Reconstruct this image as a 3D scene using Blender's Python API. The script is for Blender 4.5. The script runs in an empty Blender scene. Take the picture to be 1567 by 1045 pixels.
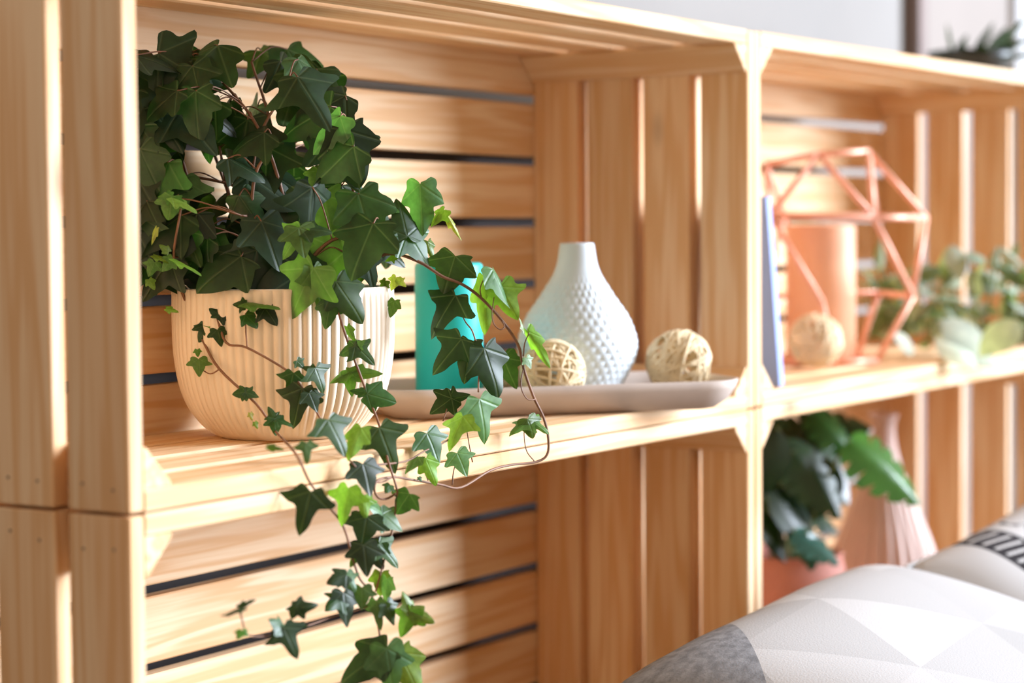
import bpy, bmesh, math, random
from mathutils import Vector, Matrix, Quaternion
random.seed(7)
C = bpy.context.scene.collection
PI = math.pi

# ------------------------------------------------------------------ camera
CAM = Vector((-.9669, -.8725, .1696))
YAW, PITCH, ROLL, FPX = 1.0166, -.0511, -.0071, 3250.0
_f = Vector((math.sin(YAW) * math.cos(PITCH), math.cos(YAW) * math.cos(PITCH), math.sin(PITCH)))
_r = Vector((math.cos(YAW), -math.sin(YAW), 0)); _u = _r.cross(_f)
CR = _r * math.cos(ROLL) + _u * math.sin(ROLL)
CU = _u * math.cos(ROLL) - _r * math.sin(ROLL)
CF = _f
cd = bpy.data.cameras.new('camera'); cam = bpy.data.objects.new('camera', cd); C.objects.link(cam)
cam.matrix_world = Matrix(((CR.x, CU.x, -CF.x, CAM.x), (CR.y, CU.y, -CF.y, CAM.y), (CR.z, CU.z, -CF.z, CAM.z), (0, 0, 0, 1)))
cd.sensor_width = 36; cd.lens = 36 * FPX / 1567
cd.clip_start = .01
cd.dof.use_dof = True; cd.dof.focus_distance = 1.60; cd.dof.aperture_fstop = 3.8
bpy.context.scene.camera = cam

def ray(x, y): return CF + CR * ((x - 783.5) / FPX) - CU * ((y - 522.5) / FPX)
def at(x, y, Z): return CAM + ray(x, y) * Z              # picture point -> world point at camera distance Z
def on_z(x, y, z): d = ray(x, y); return CAM + d * ((z - CAM.z) / d.z)
def on_y(x, y, Y): d = ray(x, y); return CAM + d * ((Y - CAM.y) / d.y)
def depth(P): return (P - CAM).dot(CF)

# ------------------------------------------------------------------ light
sc = bpy.context.scene
w = bpy.data.worlds.new('world'); sc.world = w; w.use_nodes = True
bg = w.node_tree.nodes['Background']; bg.inputs[0].default_value = (1, .72, .50, 1); bg.inputs[1].default_value = .64
def area(name, loc, target, sx, sy, power, col):
    l = bpy.data.lights.new(name, 'AREA'); l.shape = 'RECTANGLE'; l.size = sx; l.size_y = sy; l.energy = power; l.color = col
    o = bpy.data.objects.new(name, l); C.objects.link(o); o.location = loc
    o.rotation_euler = (Vector(target) - Vector(loc)).to_track_quat('-Z', 'Y').to_euler(); return o
_t = Vector((.6, .1, .0)); _a = math.radians(42); _e = math.radians(16)
_d = Vector((math.sin(_a) * math.cos(_e), -math.cos(_a) * math.cos(_e), math.sin(_e)))
area('window_light', _t + _d * 9.0, _t, 3.8, 5.0, 2650, (.90, 1, 1.17))
sc.view_settings.view_transform = 'Standard'; sc.view_settings.look = 'None'
sc.view_settings.exposure = 0.0; sc.view_settings.gamma = 1; sc.view_settings.use_curve_mapping = False
sc.cycles.max_bounces = 10; sc.cycles.diffuse_bounces = 6; sc.cycles.transparent_max_bounces = 8

# ------------------------------------------------------------------ material helpers
def new_mat(name):
    m = bpy.data.materials.new(name); m.use_nodes = True
    nt = m.node_tree; b = nt.nodes['Principled BSDF']; return m, nt, b
def N(nt, t, **k):
    n = nt.nodes.new(t)
    for a, v in k.items(): setattr(n, a, v)
    return n
def math_n(nt, op, a, b=None, c=None):
    n = N(nt, 'ShaderNodeMath', operation=op)
    for i, v in enumerate((a, b, c)):
        if v is None: continue
        if isinstance(v, (int, float)): n.inputs[i].default_value = v
        else: nt.links.new(v, n.inputs[i])
    return n.outputs[0]
def mixc(nt, fac, a, b, mode='MIX'):
    n = N(nt, 'ShaderNodeMix', data_type='RGBA', blend_type=mode)
    for s, v in ((n.inputs[0], fac), (n.inputs[6], a), (n.inputs[7], b)):
        if isinstance(v, (int, float)): s.default_value = v
        elif isinstance(v, tuple): s.default_value = v + (1,) if len(v) == 3 else v
        else: nt.links.new(v, s)
    return n.outputs[2]
def ramp(nt, fac, stops):
    n = N(nt, 'ShaderNodeValToRGB'); e = n.color_ramp.elements
    while len(e) < len(stops): e.new(.5)
    for i, (p, c) in enumerate(stops): e[i].position = p; e[i].color = c + (1,) if len(c) == 3 else c
    nt.links.new(fac, n.inputs[0]); return n.outputs[0]
def noise(nt, vec, scale, detail=3, rough=.5):
    n = N(nt, 'ShaderNodeTexNoise'); n.inputs['Scale'].default_value = scale; n.inputs['Detail'].default_value = detail
    n.inputs['Roughness'].default_value = rough
    if vec is not None: nt.links.new(vec, n.inputs['Vector'])
    return n.outputs['Fac']
def bump(nt, b, h, strength, dist=.001):
    n = N(nt, 'ShaderNodeBump'); n.inputs['Strength'].default_value = strength; n.inputs['Distance'].default_value = dist
    nt.links.new(h, n.inputs['Height']); nt.links.new(n.outputs[0], b.inputs['Normal'])
def plain(name, col, rough=.6, var=.12, scale=40, bstr=0.0, metal=0.0, spec=.4):
    m, nt, b = new_mat(name)
    tc = N(nt, 'ShaderNodeTexCoord').outputs['Object']
    f = noise(nt, tc, scale, 4)
    lo = tuple(max(0, c * (1 - var)) for c in col); hi = tuple(min(1, c * (1 + var)) for c in col)
    nt.links.new(ramp(nt, f, [(.3, lo), (.7, hi)]), b.inputs['Base Color'])
    b.inputs['Roughness'].default_value = rough; b.inputs['Metallic'].default_value = metal
    b.inputs['Specular IOR Level'].default_value = spec
    if bstr: bump(nt, b, f, bstr)
    return m

def wood_mat(name, base, dark, red):
    m, nt, b = new_mat(name)
    tc = N(nt, 'ShaderNodeTexCoord').outputs['Object']
    oi = N(nt, 'ShaderNodeObjectInfo')
    off = N(nt, 'ShaderNodeVectorMath', operation='SCALE'); off.inputs[3].default_value = 1.0
    cx = N(nt, 'ShaderNodeCombineXYZ')
    r = oi.outputs['Random']
    nt.links.new(math_n(nt, 'MULTIPLY', r, 37.0), cx.inputs[0]); nt.links.new(math_n(nt, 'MULTIPLY', r, 11.3), cx.inputs[1]); nt.links.new(math_n(nt, 'MULTIPLY', r, 5.1), cx.inputs[2])
    ad = N(nt, 'ShaderNodeVectorMath', operation='ADD'); nt.links.new(tc, ad.inputs[0]); nt.links.new(cx.outputs[0], ad.inputs[1])
    v = ad.outputs[0]
    mp = N(nt, 'ShaderNodeMapping'); mp.inputs['Scale'].default_value = (1.6, 30, 30); nt.links.new(v, mp.inputs[0])
    warp = noise(nt, mp.outputs[0], 1.0, 3)
    # broad growth-ring figure: bands across the board, stretched along it
    rings = math_n(nt, 'SINE', math_n(nt, 'MULTIPLY', warp, 40.0))
    rings = math_n(nt, 'MULTIPLY_ADD', rings, .5, .5)
    mp2 = N(nt, 'ShaderNodeMapping'); mp2.inputs['Scale'].default_value = (12, 420, 420); nt.links.new(v, mp2.inputs[0])
    fine = noise(nt, mp2.outputs[0], 1.0, 2)
    mp3 = N(nt, 'ShaderNodeMapping'); mp3.inputs['Scale'].default_value = (2.5, 14, 14); nt.links.new(v, mp3.inputs[0])
    broad = noise(nt, mp3.outputs[0], 1.0, 2)
    # knots
    mp4 = N(nt, 'ShaderNodeMapping'); mp4.inputs['Scale'].default_value = (5.5, 13, 13); nt.links.new(v, mp4.inputs[0])
    vo = N(nt, 'ShaderNodeTexVoronoi'); vo.inputs['Scale'].default_value = 1.0; nt.links.new(mp4.outputs[0], vo.inputs['Vector'])
    sepc = N(nt, 'ShaderNodeSeparateColor'); nt.links.new(vo.outputs['Color'], sepc.inputs[0])
    sel = math_n(nt, 'GREATER_THAN', sepc.outputs[0], .86)
    kn = math_n(nt, 'MULTIPLY', sel, math_n(nt, 'SUBTRACT', 1.0, math_n(nt, 'SMOOTH_MIN', math_n(nt, 'MULTIPLY', vo.outputs['Distance'], 7.0), 1.0, .25)))
    kn = math_n(nt, 'MAXIMUM', kn, 0.0)
    c = mixc(nt, ramp(nt, rings, [(.15, (0, 0, 0)), (.95, (.85, .85, .85))]), base, dark)
    c = mixc(nt, ramp(nt, broad, [(.42, (0, 0, 0)), (.75, (.6, .6, .6))]), c, red)
    c = mixc(nt, ramp(nt, fine, [(.4, (0, 0, 0)), (.8, (.35, .35, .35))]), c, dark)
    tint = ramp(nt, r, [(0, (.90, .88, .86)), (1, (1.06, 1.05, 1.04))])
    c = mixc(nt, 1.0, c, tint, 'MULTIPLY')
    c = mixc(nt, math_n(nt, 'MULTIPLY', kn, .85), c, (.16, .065, .03))
    nt.links.new(c, b.inputs['Base Color']); b.inputs['Roughness'].default_value = .62; b.inputs['Specular IOR Level'].default_value = .25
    bump(nt, b, fine, .25, .0006)
    return m
M = {}
M['pine'] = wood_mat('pine', (.84, .655, .43), (.70, .43, .205), (.76, .45, .215))
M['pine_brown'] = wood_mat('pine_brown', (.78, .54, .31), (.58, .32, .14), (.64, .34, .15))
M['nail'] = plain('nail', (.34, .26, .19), .5, metal=.5)

def leaf_mat(name, gloss, transl, veins):
    m, nt, b = new_mat(name)
    tc = N(nt, 'ShaderNodeTexCoord').outputs['Object']
    oi = N(nt, 'ShaderNodeObjectInfo')
    col = oi.outputs['Color']
    hs = N(nt, 'ShaderNodeHueSaturation')
    nt.links.new(math_n(nt, 'MULTIPLY_ADD', oi.outputs['Random'], .03, .485), hs.inputs['Hue'])
    nt.links.new(math_n(nt, 'MULTIPLY_ADD', oi.outputs['Random'], .6, .7), hs.inputs['Value']); nt.links.new(col, hs.inputs['Color'])
    c = hs.outputs[0]
    f = noise(nt, tc, 5.0, 3)
    c = mixc(nt, 1.0, c, ramp(nt, f, [(.3, (.72, .75, .7)), (.75, (1.2, 1.2, 1.15))]), 'MULTIPLY')
    if veins:
        sp = N(nt, 'ShaderNodeSeparateXYZ'); nt.links.new(tc, sp.inputs[0])
        ax = math_n(nt, 'ABSOLUTE', sp.outputs[0]); y = sp.outputs[1]
        d = ax
        for ang in veins:
            s, k = math.sin(ang), math.cos(ang)
            dd = math_n(nt, 'ABSOLUTE', math_n(nt, 'SUBTRACT', math_n(nt, 'MULTIPLY', ax, k), math_n(nt, 'MULTIPLY', y, s)))
            d = math_n(nt, 'MINIMUM', d, dd)
        vm = ramp(nt, d, [(.003, (.28, .28, .28)), (.02, (0, 0, 0))])
        c = mixc(nt, vm, c, mixc(nt, .3, c, (.45, .6, .35)))
        bump(nt, b, math_n(nt, 'MINIMUM', d, .04), .25, .04)
    nt.links.new(c, b.inputs['Base Color']); b.inputs['Roughness'].default_value = gloss; b.inputs['Specular IOR Level'].default_value = .55
    tr = N(nt, 'ShaderNodeBsdfTranslucent')
    nt.links.new(mixc(nt, 1.0, c, (1.9, 2.0, .55), 'MULTIPLY'), tr.inputs[0])
    mx = N(nt, 'ShaderNodeMixShader'); mx.inputs[0].default_value = transl
    nt.links.new(b.outputs[0], mx.inputs[1]); nt.links.new(tr.outputs[0], mx.inputs[2])
    nt.links.new(mx.outputs[0], nt.nodes['Material Output'].inputs[0])
    return m
M['ivy'] = leaf_mat('ivy_leaf', .42, .36, (math.radians(58), math.radians(112)))
M['blade'] = leaf_mat('blade_leaf', .3, .25, ())
M['sage'] = leaf_mat('sage_leaf', .75, .2, ())
M['stem'] = plain('stem', (.20, .10, .055), .55, .35, 60)
M['stem_green'] = plain('stem_green', (.16, .22, .07), .5, .3, 60)

# ------------------------------------------------------------------ mesh helpers
def link(name, me, mat, parent=None):
    o = bpy.data.objects.new(name, me); C.objects.link(o)
    if mat is not None and len(me.materials) == 0: me.materials.append(mat)
    if parent is not None: o.parent = parent
    return o
def from_bm(name, bm, mat, parent=None, smooth=False):
    me = bpy.data.meshes.new(name); bm.normal_update(); bm.to_mesh(me); bm.free()
    if smooth:
        for p in me.polygons: p.use_smooth = True
    return link(name, me, mat, parent)
def tag(o, label, cat, group=None):
    o['label'] = label; o['category'] = cat
    if group: o['group'] = group
    return o
def thing(name, label, cat, loc=(0, 0, 0), rot=(0, 0, 0), group=None):
    o = bpy.data.objects.new(name, None); C.objects.link(o); o.location = loc; o.rotation_euler = rot
    o.empty_display_size = .05
    return tag(o, label, cat, group)
def box_mesh(name, sx, sy, sz, bev=.0012):
    bm = bmesh.new(); bmesh.ops.create_cube(bm, size=1)
    bmesh.ops.scale(bm, vec=(sx, sy, sz), verts=bm.verts)
    if bev: bmesh.ops.bevel(bm, geom=bm.edges[:], offset=bev, segments=1, affect='EDGES')
    me = bpy.data.meshes.new(name); bm.normal_update(); bm.to_mesh(me); bm.free(); return me
def tube_into(bm, pts, rads, sides=6, caps=True):
    pts = [Vector(p) for p in pts]
    if isinstance(rads, (int, float)): rads = [rads] * len(pts)
    t = (pts[1] - pts[0]).normalized(); n = t.orthogonal().normalized(); rings = []
    for i, p in enumerate(pts):
        if i == 0: t2 = (pts[1] - pts[0]).normalized()
        elif i == len(pts) - 1: t2 = (pts[-1] - pts[-2]).normalized()
        else:
            t2 = (pts[i + 1] - pts[i - 1])
            t2 = t2.normalized() if t2.length > 1e-9 else t
        q = t.rotation_difference(t2); n = (q @ n).normalized(); n = (n - t2 * n.dot(t2)).normalized(); t = t2; b2 = t.cross(n)
        rings.append([bm.verts.new(p + (n * math.cos(2 * PI * k / sides) + b2 * math.sin(2 * PI * k / sides)) * rads[i]) for k in range(sides)])
    for a, b2 in zip(rings[:-1], rings[1:]):
        for k in range(sides):
            bm.faces.new((a[k], a[(k + 1) % sides], b2[(k + 1) % sides], b2[k]))
    if caps:
        bm.faces.new(rings[0][::-1]); bm.faces.new(rings[-1])
def spline(pts, n=6):
    pts = [Vector(p) for p in pts]; out = []
    P = [pts[0] * 2 - pts[1]] + pts + [pts[-1] * 2 - pts[-2]]
    for i in range(1, len(P) - 2):
        for k in range(n):
            t = k / n; a, b, c, d = P[i - 1], P[i], P[i + 1], P[i + 2]
            out.append(.5 * ((2 * b) + (c - a) * t + (2 * a - 5 * b + 4 * c - d) * t * t + (3 * b - a - 3 * c + d) * t ** 3))
    out.append(pts[-1]); return out
def lathe(bm, prof, seg, rfun=None, close_bottom=True):
    rings = []
    for (r, z) in prof:
        ring = []
        for k in range(seg):
            a = 2 * PI * k / seg; rr = r if rfun is None else rfun(r, z, a)
            ring.append(bm.verts.new((rr * math.cos(a), rr * math.sin(a), z)))
        rings.append(ring)
    for a, b in zip(rings[:-1], rings[1:]):
        for k in range(seg): bm.faces.new((a[k], a[(k + 1) % seg], b[(k + 1) % seg], b[k]))
    if close_bottom: bm.faces.new(rings[0][::-1])
    return rings
def interp(tab, z):
    if z <= tab[0][0]: return tab[0][1]
    for (a, ra), (b, rb) in zip(tab[:-1], tab[1:]):
        if z <= b:
            t = (z - a) / (b - a); return ra + (rb - ra) * t
    return tab[-1][1]
def smooth_prof(keys, n):
    pts = spline([Vector((r, 0, z)) for r, z in keys], n); return [(max(.0005, p.x), p.z) for p in pts]

# ------------------------------------------------------------------ the setting
H, L, D, T = .36, .884, .252, .014
FLOOR = -H - .002
def struct(o): o['kind'] = 'structure'; return o
M['wall'] = plain('wall_paint', (.225, .215, .20), .85, .06, 3)
M['floor'] = wood_mat('floor_wood', (.22, .15, .10), (.15, .10, .06), (.18, .12, .07))
M['beige'] = plain('beige_paint', (.20, .17, .145), .6, .05, 4)
M['brown_trim'] = plain('brown_trim', (.16, .115, .10), .6, .08, 10)
M['white_trim'] = plain('white_trim', (.40, .40, .40), .6, .03, 6)
WY = D + .07
o = struct(link('wall_back', box_mesh('wall_back', 6.0, .1, 2.9, 0), M['wall'])); o.location = (.9, WY + .05, FLOOR + 1.45)
o = struct(link('floor', box_mesh('floor', 6.0, 4.2, .05, 0), M['floor'])); o.location = (.9, WY - 2.1, FLOOR - .025)
# door with frame far along the back wall
def wx(px): return on_y(px, 40, WY).x
x0, x1, x2 = wx(1384), wx(1397), wx(1535)
o = struct(link('trim_1', box_mesh('trim_1', x1 - x0, .024, 2.1, .002), M['brown_trim'])); o.location = ((x0 + x1) / 2, WY - .012, FLOOR + 1.05)
o = struct(link('door_1', box_mesh('door_1', x2 - x1, .012, 2.06, .002), M['beige'])); o.location = ((x1 + x2) / 2, WY - .006, FLOOR + 1.03)
o = struct(link('trim_2', box_mesh('trim_2', .12, .024, 2.1, .002), M['white_trim'])); o.location = (x2 + .06, WY - .012, FLOOR + 1.05)

M['gap_dark'] = plain('gap_dark', (.07, .058, .056), .7, .1, 8)  # made-up panel behind the crates, added to keep the back slat gaps dark
o = struct(link('added_gap_panel', box_mesh('added_gap_panel', 2.05, .02, .288 - FLOOR, .002), M['gap_dark'])); o.location = (.78, WY - .01, (FLOOR + .288) / 2)

# ------------------------------------------------------------------ wooden crates
SW = (D - T - 3 * .0125) / 4                      # slat width across the depth
BP = .0615; BW = H - 5 * BP                        # back slat pitch / width
LI = L - 2 * T
me_end = box_mesh('end_slat', H - .0012, SW, T)        # long axis on local X
me_long = box_mesh('long_slat', LI, SW, T)
TG = .0205; TWD = (D - T - 3 * TG) / 4
me_top = box_mesh('top_slat', LI, TWD, T)
me_back = box_mesh('back_slat', L - .001, BW, T)
def block_mesh():
    bm = bmesh.new(); a = .026; s = .003; ln = D - T - .001
    prof = [(0, 0), (a, 0), (a, s), (s, a), (0, a)]
    v0 = [bm.verts.new((-ln / 2, p, q)) for p, q in prof]; v1 = [bm.verts.new((ln / 2, p, q)) for p, q in prof]
    n = len(prof)
    for i in range(n): bm.faces.new((v0[i], v0[(i + 1) % n], v1[(i + 1) % n], v1[i]))
    bm.faces.new(v0[::-1]); bm.faces.new(v1)
    bmesh.ops.recalc_face_normals(bm, faces=bm.faces[:])
    bmesh.ops.bevel(bm, geom=bm.edges[:], offset=.0008, segments=1, affect='EDGES')
    me = bpy.data.meshes.new('corner_block'); bm.normal_update(); bm.to_mesh(me); bm.free(); return me
me_block = block_mesh()
bm = bmesh.new(); bmesh.ops.create_cone(bm, cap_ends=True, segments=8, radius1=.0012, radius2=.001, depth=.0008)
me_nail = bpy.data.meshes.new('nail'); bm.to_mesh(me_nail); bm.free()
def basis(ex, ey, ez): return Matrix((ex, ey, ez)).transposed().to_4x4()
X_, Y_, Z_ = Vector((1, 0, 0)), Vector((0, 1, 0)), Vector((0, 0, 1))
def put(name, me, mat, parent, loc, b):
    o = link(name, me, mat, parent); o.matrix_local = Matrix.Translation(Vector(loc)) @ b; return o
def crate(label, back_off=0.0, seed=0, wood='pine'):
    rnd = random.Random(seed)
    r = thing('wooden_crate', label, 'crate', group='pine crates stacked two by two as a shelf')
    for side in (0, 1):
        for i in range(4):
            yc = SW / 2 + i * (SW + .0125) + (rnd.uniform(-.001, .001) if i else 0)
            xc = T / 2 if side == 0 else L - T / 2
            flip = -1 if rnd.random() < .5 else 1
            ex = Z_ * flip; ez = X_ if side else -X_
            s = put('end_slat', me_end, M[wood], r, (xc, yc, H / 2), basis(ex, ez.cross(ex), ez))
            for zz in (.45, -.45):
                for yy in (-.25, .25):
                    nl = link('nail', me_nail, M['nail'], s); nl.location = (zz * H + rnd.uniform(-.004, .004), yy * SW, T / 2 + .0002)
    for (zc, nm) in ((T / 2, 'bottom_slat'), (H - T / 2, 'top_slat')):
        for i in range(4):
            yc = SW / 2 + i * (SW + .0125) if nm == 'bottom_slat' else TWD / 2 + i * (TWD + TG)
            fx = X_ * (-1 if rnd.random() < .5 else 1)
            put(nm, me_long if nm == 'bottom_slat' else me_top, M[wood], r, (L / 2, yc, zc), basis(fx, Z_.cross(fx), Z_))
    for i in range(6):
        fx = X_ * (-1 if rnd.random() < .5 else 1)
        zc = BW / 2 + i * BP + back_off
        if i in (0, 5): zc = BW / 2 + i * BP
        put('back_slat', me_back, M[wood], r, (L / 2, D - T / 2, zc), basis(fx, (-Y_).cross(fx), -Y_))
    for (x, z, ex, ez) in ((T, T, X_, Z_), (L - T, T, -X_, Z_), (T, H - T, X_, -Z_), (L - T, H - T, -X_, -Z_)):
        yl = ex.cross(ez)       # local x along depth, local y -> ex, local z -> ez
        put('corner_block', me_block, M[wood], r, (x, (D - T) / 2, z), basis(yl, ex, ez))
    return r
c = crate('upper wooden crate holding the trailing ivy and the vase tray', 0, 11)
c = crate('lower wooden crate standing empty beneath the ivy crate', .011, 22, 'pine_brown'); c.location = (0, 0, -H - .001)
RYAW, RROLL = math.radians(-1.1), math.radians(.35)
RM = Matrix.Translation((L + .0028, 0, .0005)) @ Matrix.Rotation(RYAW, 4, 'Z') @ Matrix.Rotation(-RROLL, 4, 'Y')
c = crate('upper wooden crate holding the copper lantern and silvery foliage', 0, 33); c.matrix_world = RM
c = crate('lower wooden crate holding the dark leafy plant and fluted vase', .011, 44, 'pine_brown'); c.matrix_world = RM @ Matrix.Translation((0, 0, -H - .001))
def rfloor(px, py, lower=False):
    """point of the right crates' inner floor under a picture point"""
    n = RM.to_3x3() @ Z_; p0 = RM @ Vector((0, 0, T - (H + .001 if lower else 0)))
    d = ray(px, py); return CAM + d * ((p0 - CAM).dot(n) / d.dot(n))
def rdrop(P, lower=False):
    """the right crates' inner floor straight below P"""
    n = RM.to_3x3() @ Z_; p0 = RM @ Vector((0, 0, T - (H + .001 if lower else 0)))
    return Vector((P.x, P.y, p0.z - (n.x * (P.x - p0.x) + n.y * (P.y - p0.y)) / n.z))

# ------------------------------------------------------------------ plant pot
POT = Vector((.338, .143, T + .0003))
M['pot'] = plain('cream_ceramic', (.80, .70, .55), .55, .04, 20)
M['soil'] = plain('soil', (.05, .035, .025), .95, .5, 120, .8)
PROF = [(.0, .050), (.004, .058), (.012, .0665), (.025, .0755), (.042, .0815), (.065, .0850), (.09, .0858), (.114, .0855)]
bm = bmesh.new(); prof = smooth_prof([(r, z) for z, r in PROF], 4)
nr = 72
def flute(r, z, a):
    k = min(1, max(0, (z - .003) / .01)) * min(1, max(0, (.114 - z) / .004 + .25))
    return r - .0021 * k * (1 - abs(math.cos(a * nr / 2)) ** .7)
rings = lathe(bm, prof, nr * 8, flute)
me_p = prof[-1]
inner = [(.0845, .1152), (.0825, .114), (.0815, .095)]
prev = rings[-1]
for (r, z) in inner:
    ring = [bm.verts.new((r * math.cos(2 * PI * k / (nr * 8)), r * math.sin(2 * PI * k / (nr * 8)), z)) for k in range(nr * 8)]
    for k in range(nr * 8): bm.faces.new((prev[k], prev[(k + 1) % (nr * 8)], ring[(k + 1) % (nr * 8)], ring[k]))
    prev = ring
pot = tag(thing('plant_pot', 'cream fluted ceramic pot that holds the ivy', 'pot', POT), 'cream fluted ceramic pot that holds the ivy', 'pot')
from_bm('pot_body', bm, M['pot'], pot, True)
bm = bmesh.new(); lathe(bm, [(.0813, .092), (.0813, .098), (.06, .101), (.03, .103), (.001, .104)], 40)
from_bm('soil', bm, M['soil'], pot, True)

# ------------------------------------------------------------------ ivy
HALF = [(.03, -.035), (.14, -.12), (.27, -.16), (.37, -.11), (.40, .0), (.385, .07), (.47, .14), (.60, .27), (.545, .345), (.42, .375), (.31, .40), (.265, .47), (.235, .60), (.16, .78), (.07, .93), (0, 1.0)]
HALF2 = [(.03, -.03), (.12, -.09), (.24, -.13), (.33, -.09), (.35, .0), (.36, .08), (.45, .19), (.55, .36), (.48, .41), (.37, .42), (.30, .45), (.29, .53), (.26, .64), (.17, .80), (.08, .93), (0, 1.0)]
HALF3 = [(.03, -.03), (.11, -.10), (.20, -.14), (.28, -.10), (.31, -.02), (.36, .05), (.50, .12), (.64, .17), (.58, .25), (.42, .31), (.27, .36), (.20, .46), (.18, .60), (.14, .78), (.06, .93), (0, 1.0)]
def ivy_mesh(half, fold, droop, curl, wav, seed):
    rnd = random.Random(seed)
    jit = [(x * (1 + rnd.uniform(-.06, .06)), y + rnd.uniform(-.015, .015)) for x, y in half[:-1]] + [half[-1]]
    jl = [(x * (1 + rnd.uniform(-.10, .10)), y + rnd.uniform(-.02, .02)) for x, y in half[:-1]] + [half[-1]]
    def rounded(h):
        q = spline([Vector((0, .0, 0))] + [Vector((x, y, 0)) for x, y in h], 2); return [(p.x, p.y) for p in q]
    rr_, ll_ = rounded(jit), rounded(jl)
    out = rr_ + [(-x, y) for x, y in ll_[-2:0:-1]]
    c0 = (0, .16); ph = rnd.uniform(0, 6)
    def z(x, y):
        r = math.hypot(x, y)
        return -fold * (math.sqrt(x * x + .004) - .063) * 1.15 - droop * y * abs(y) * .6 - curl * r ** 3 * .5 + wav * math.sin(7 * x + 5 * y + ph) * r
    bm = bmesh.new(); cv = bm.verts.new((c0[0], c0[1], z(*c0))); rings = []
    for f in (.3, .62, .86, 1.0):
        rings.append([bm.verts.new((c0[0] + (x - c0[0]) * f, c0[1] + (y - c0[1]) * f, z(c0[0] + (x - c0[0]) * f, c0[1] + (y - c0[1]) * f))) for x, y in out])
    n = len(out)
    for i in range(n): bm.faces.new((cv, rings[0][i], rings[0][(i + 1) % n]))
    for a, b in zip(rings[:-1], rings[1:]):
        for i in range(n): bm.faces.new((a[i], b[i], b[(i + 1) % n], a[(i + 1) % n]))
    bmesh.ops.recalc_face_normals(bm, faces=bm.faces[:])
    if sum(f.normal.z for f in bm.faces) < 0: bmesh.ops.reverse_faces(bm, faces=bm.faces[:])
    me = bpy.data.meshes.new('ivy_leaf'); bm.normal_update(); bm.to_mesh(me); bm.free()
    for p in me.polygons: p.use_smooth = True
    me.materials.append(M['ivy']); return me
IVY = [ivy_mesh(HALF, .10, .10, .10, .03, 1), ivy_mesh(HALF, .28, .22, .05, .04, 2), ivy_mesh(HALF2, .15, .05, .25, .04, 3), ivy_mesh(HALF2, .38, .15, .1, .05, 4),
       ivy_mesh(HALF3, .12, .25, .1, .03, 5), ivy_mesh(HALF3, .30, .1, .2, .04, 6), ivy_mesh(HALF, .5, .3, .2, .05, 7), ivy_mesh(HALF2, .05, .3, .3, .06, 8)]
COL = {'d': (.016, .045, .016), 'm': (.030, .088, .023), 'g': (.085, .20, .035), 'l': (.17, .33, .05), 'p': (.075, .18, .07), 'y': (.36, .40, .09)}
ivy = thing('ivy_plant', 'trailing green ivy growing from the fluted pot and hanging over the shelf edge', 'plant', POT + Vector((0, 0, .100)))
ivy_inv = ivy.matrix_basis.inverted() if False else Matrix.Translation(-(POT + Vector((0, 0, .100))))
n_leaf = 0
def leaf(B, Tp, col, nrm, mesh=None, wide=1.0, roll=0.0, rnd=random):
    """leaf blade from base B to tip Tp, its upper side facing nrm"""
    global n_leaf
    ya = (Tp - B); ln = ya.length; ya = ya / ln
    za = nrm - ya * nrm.dot(ya); za.normalize()
    if roll: za = Quaternion(ya, roll) @ za
    xa = ya.cross(za)
    o = link('leaf', mesh or rnd.choice(IVY), None, ivy)
    s = ln
    m = Matrix.Translation(B) @ basis(xa, ya, za) @ Matrix.Diagonal((s * wide, s, s * .9, 1))
    o.matrix_local = ivy_inv @ m
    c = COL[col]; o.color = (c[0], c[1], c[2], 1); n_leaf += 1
    return o
TOCAM = -CF; UP = Vector((0, 0, 1)); LIGHT = _d

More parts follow.
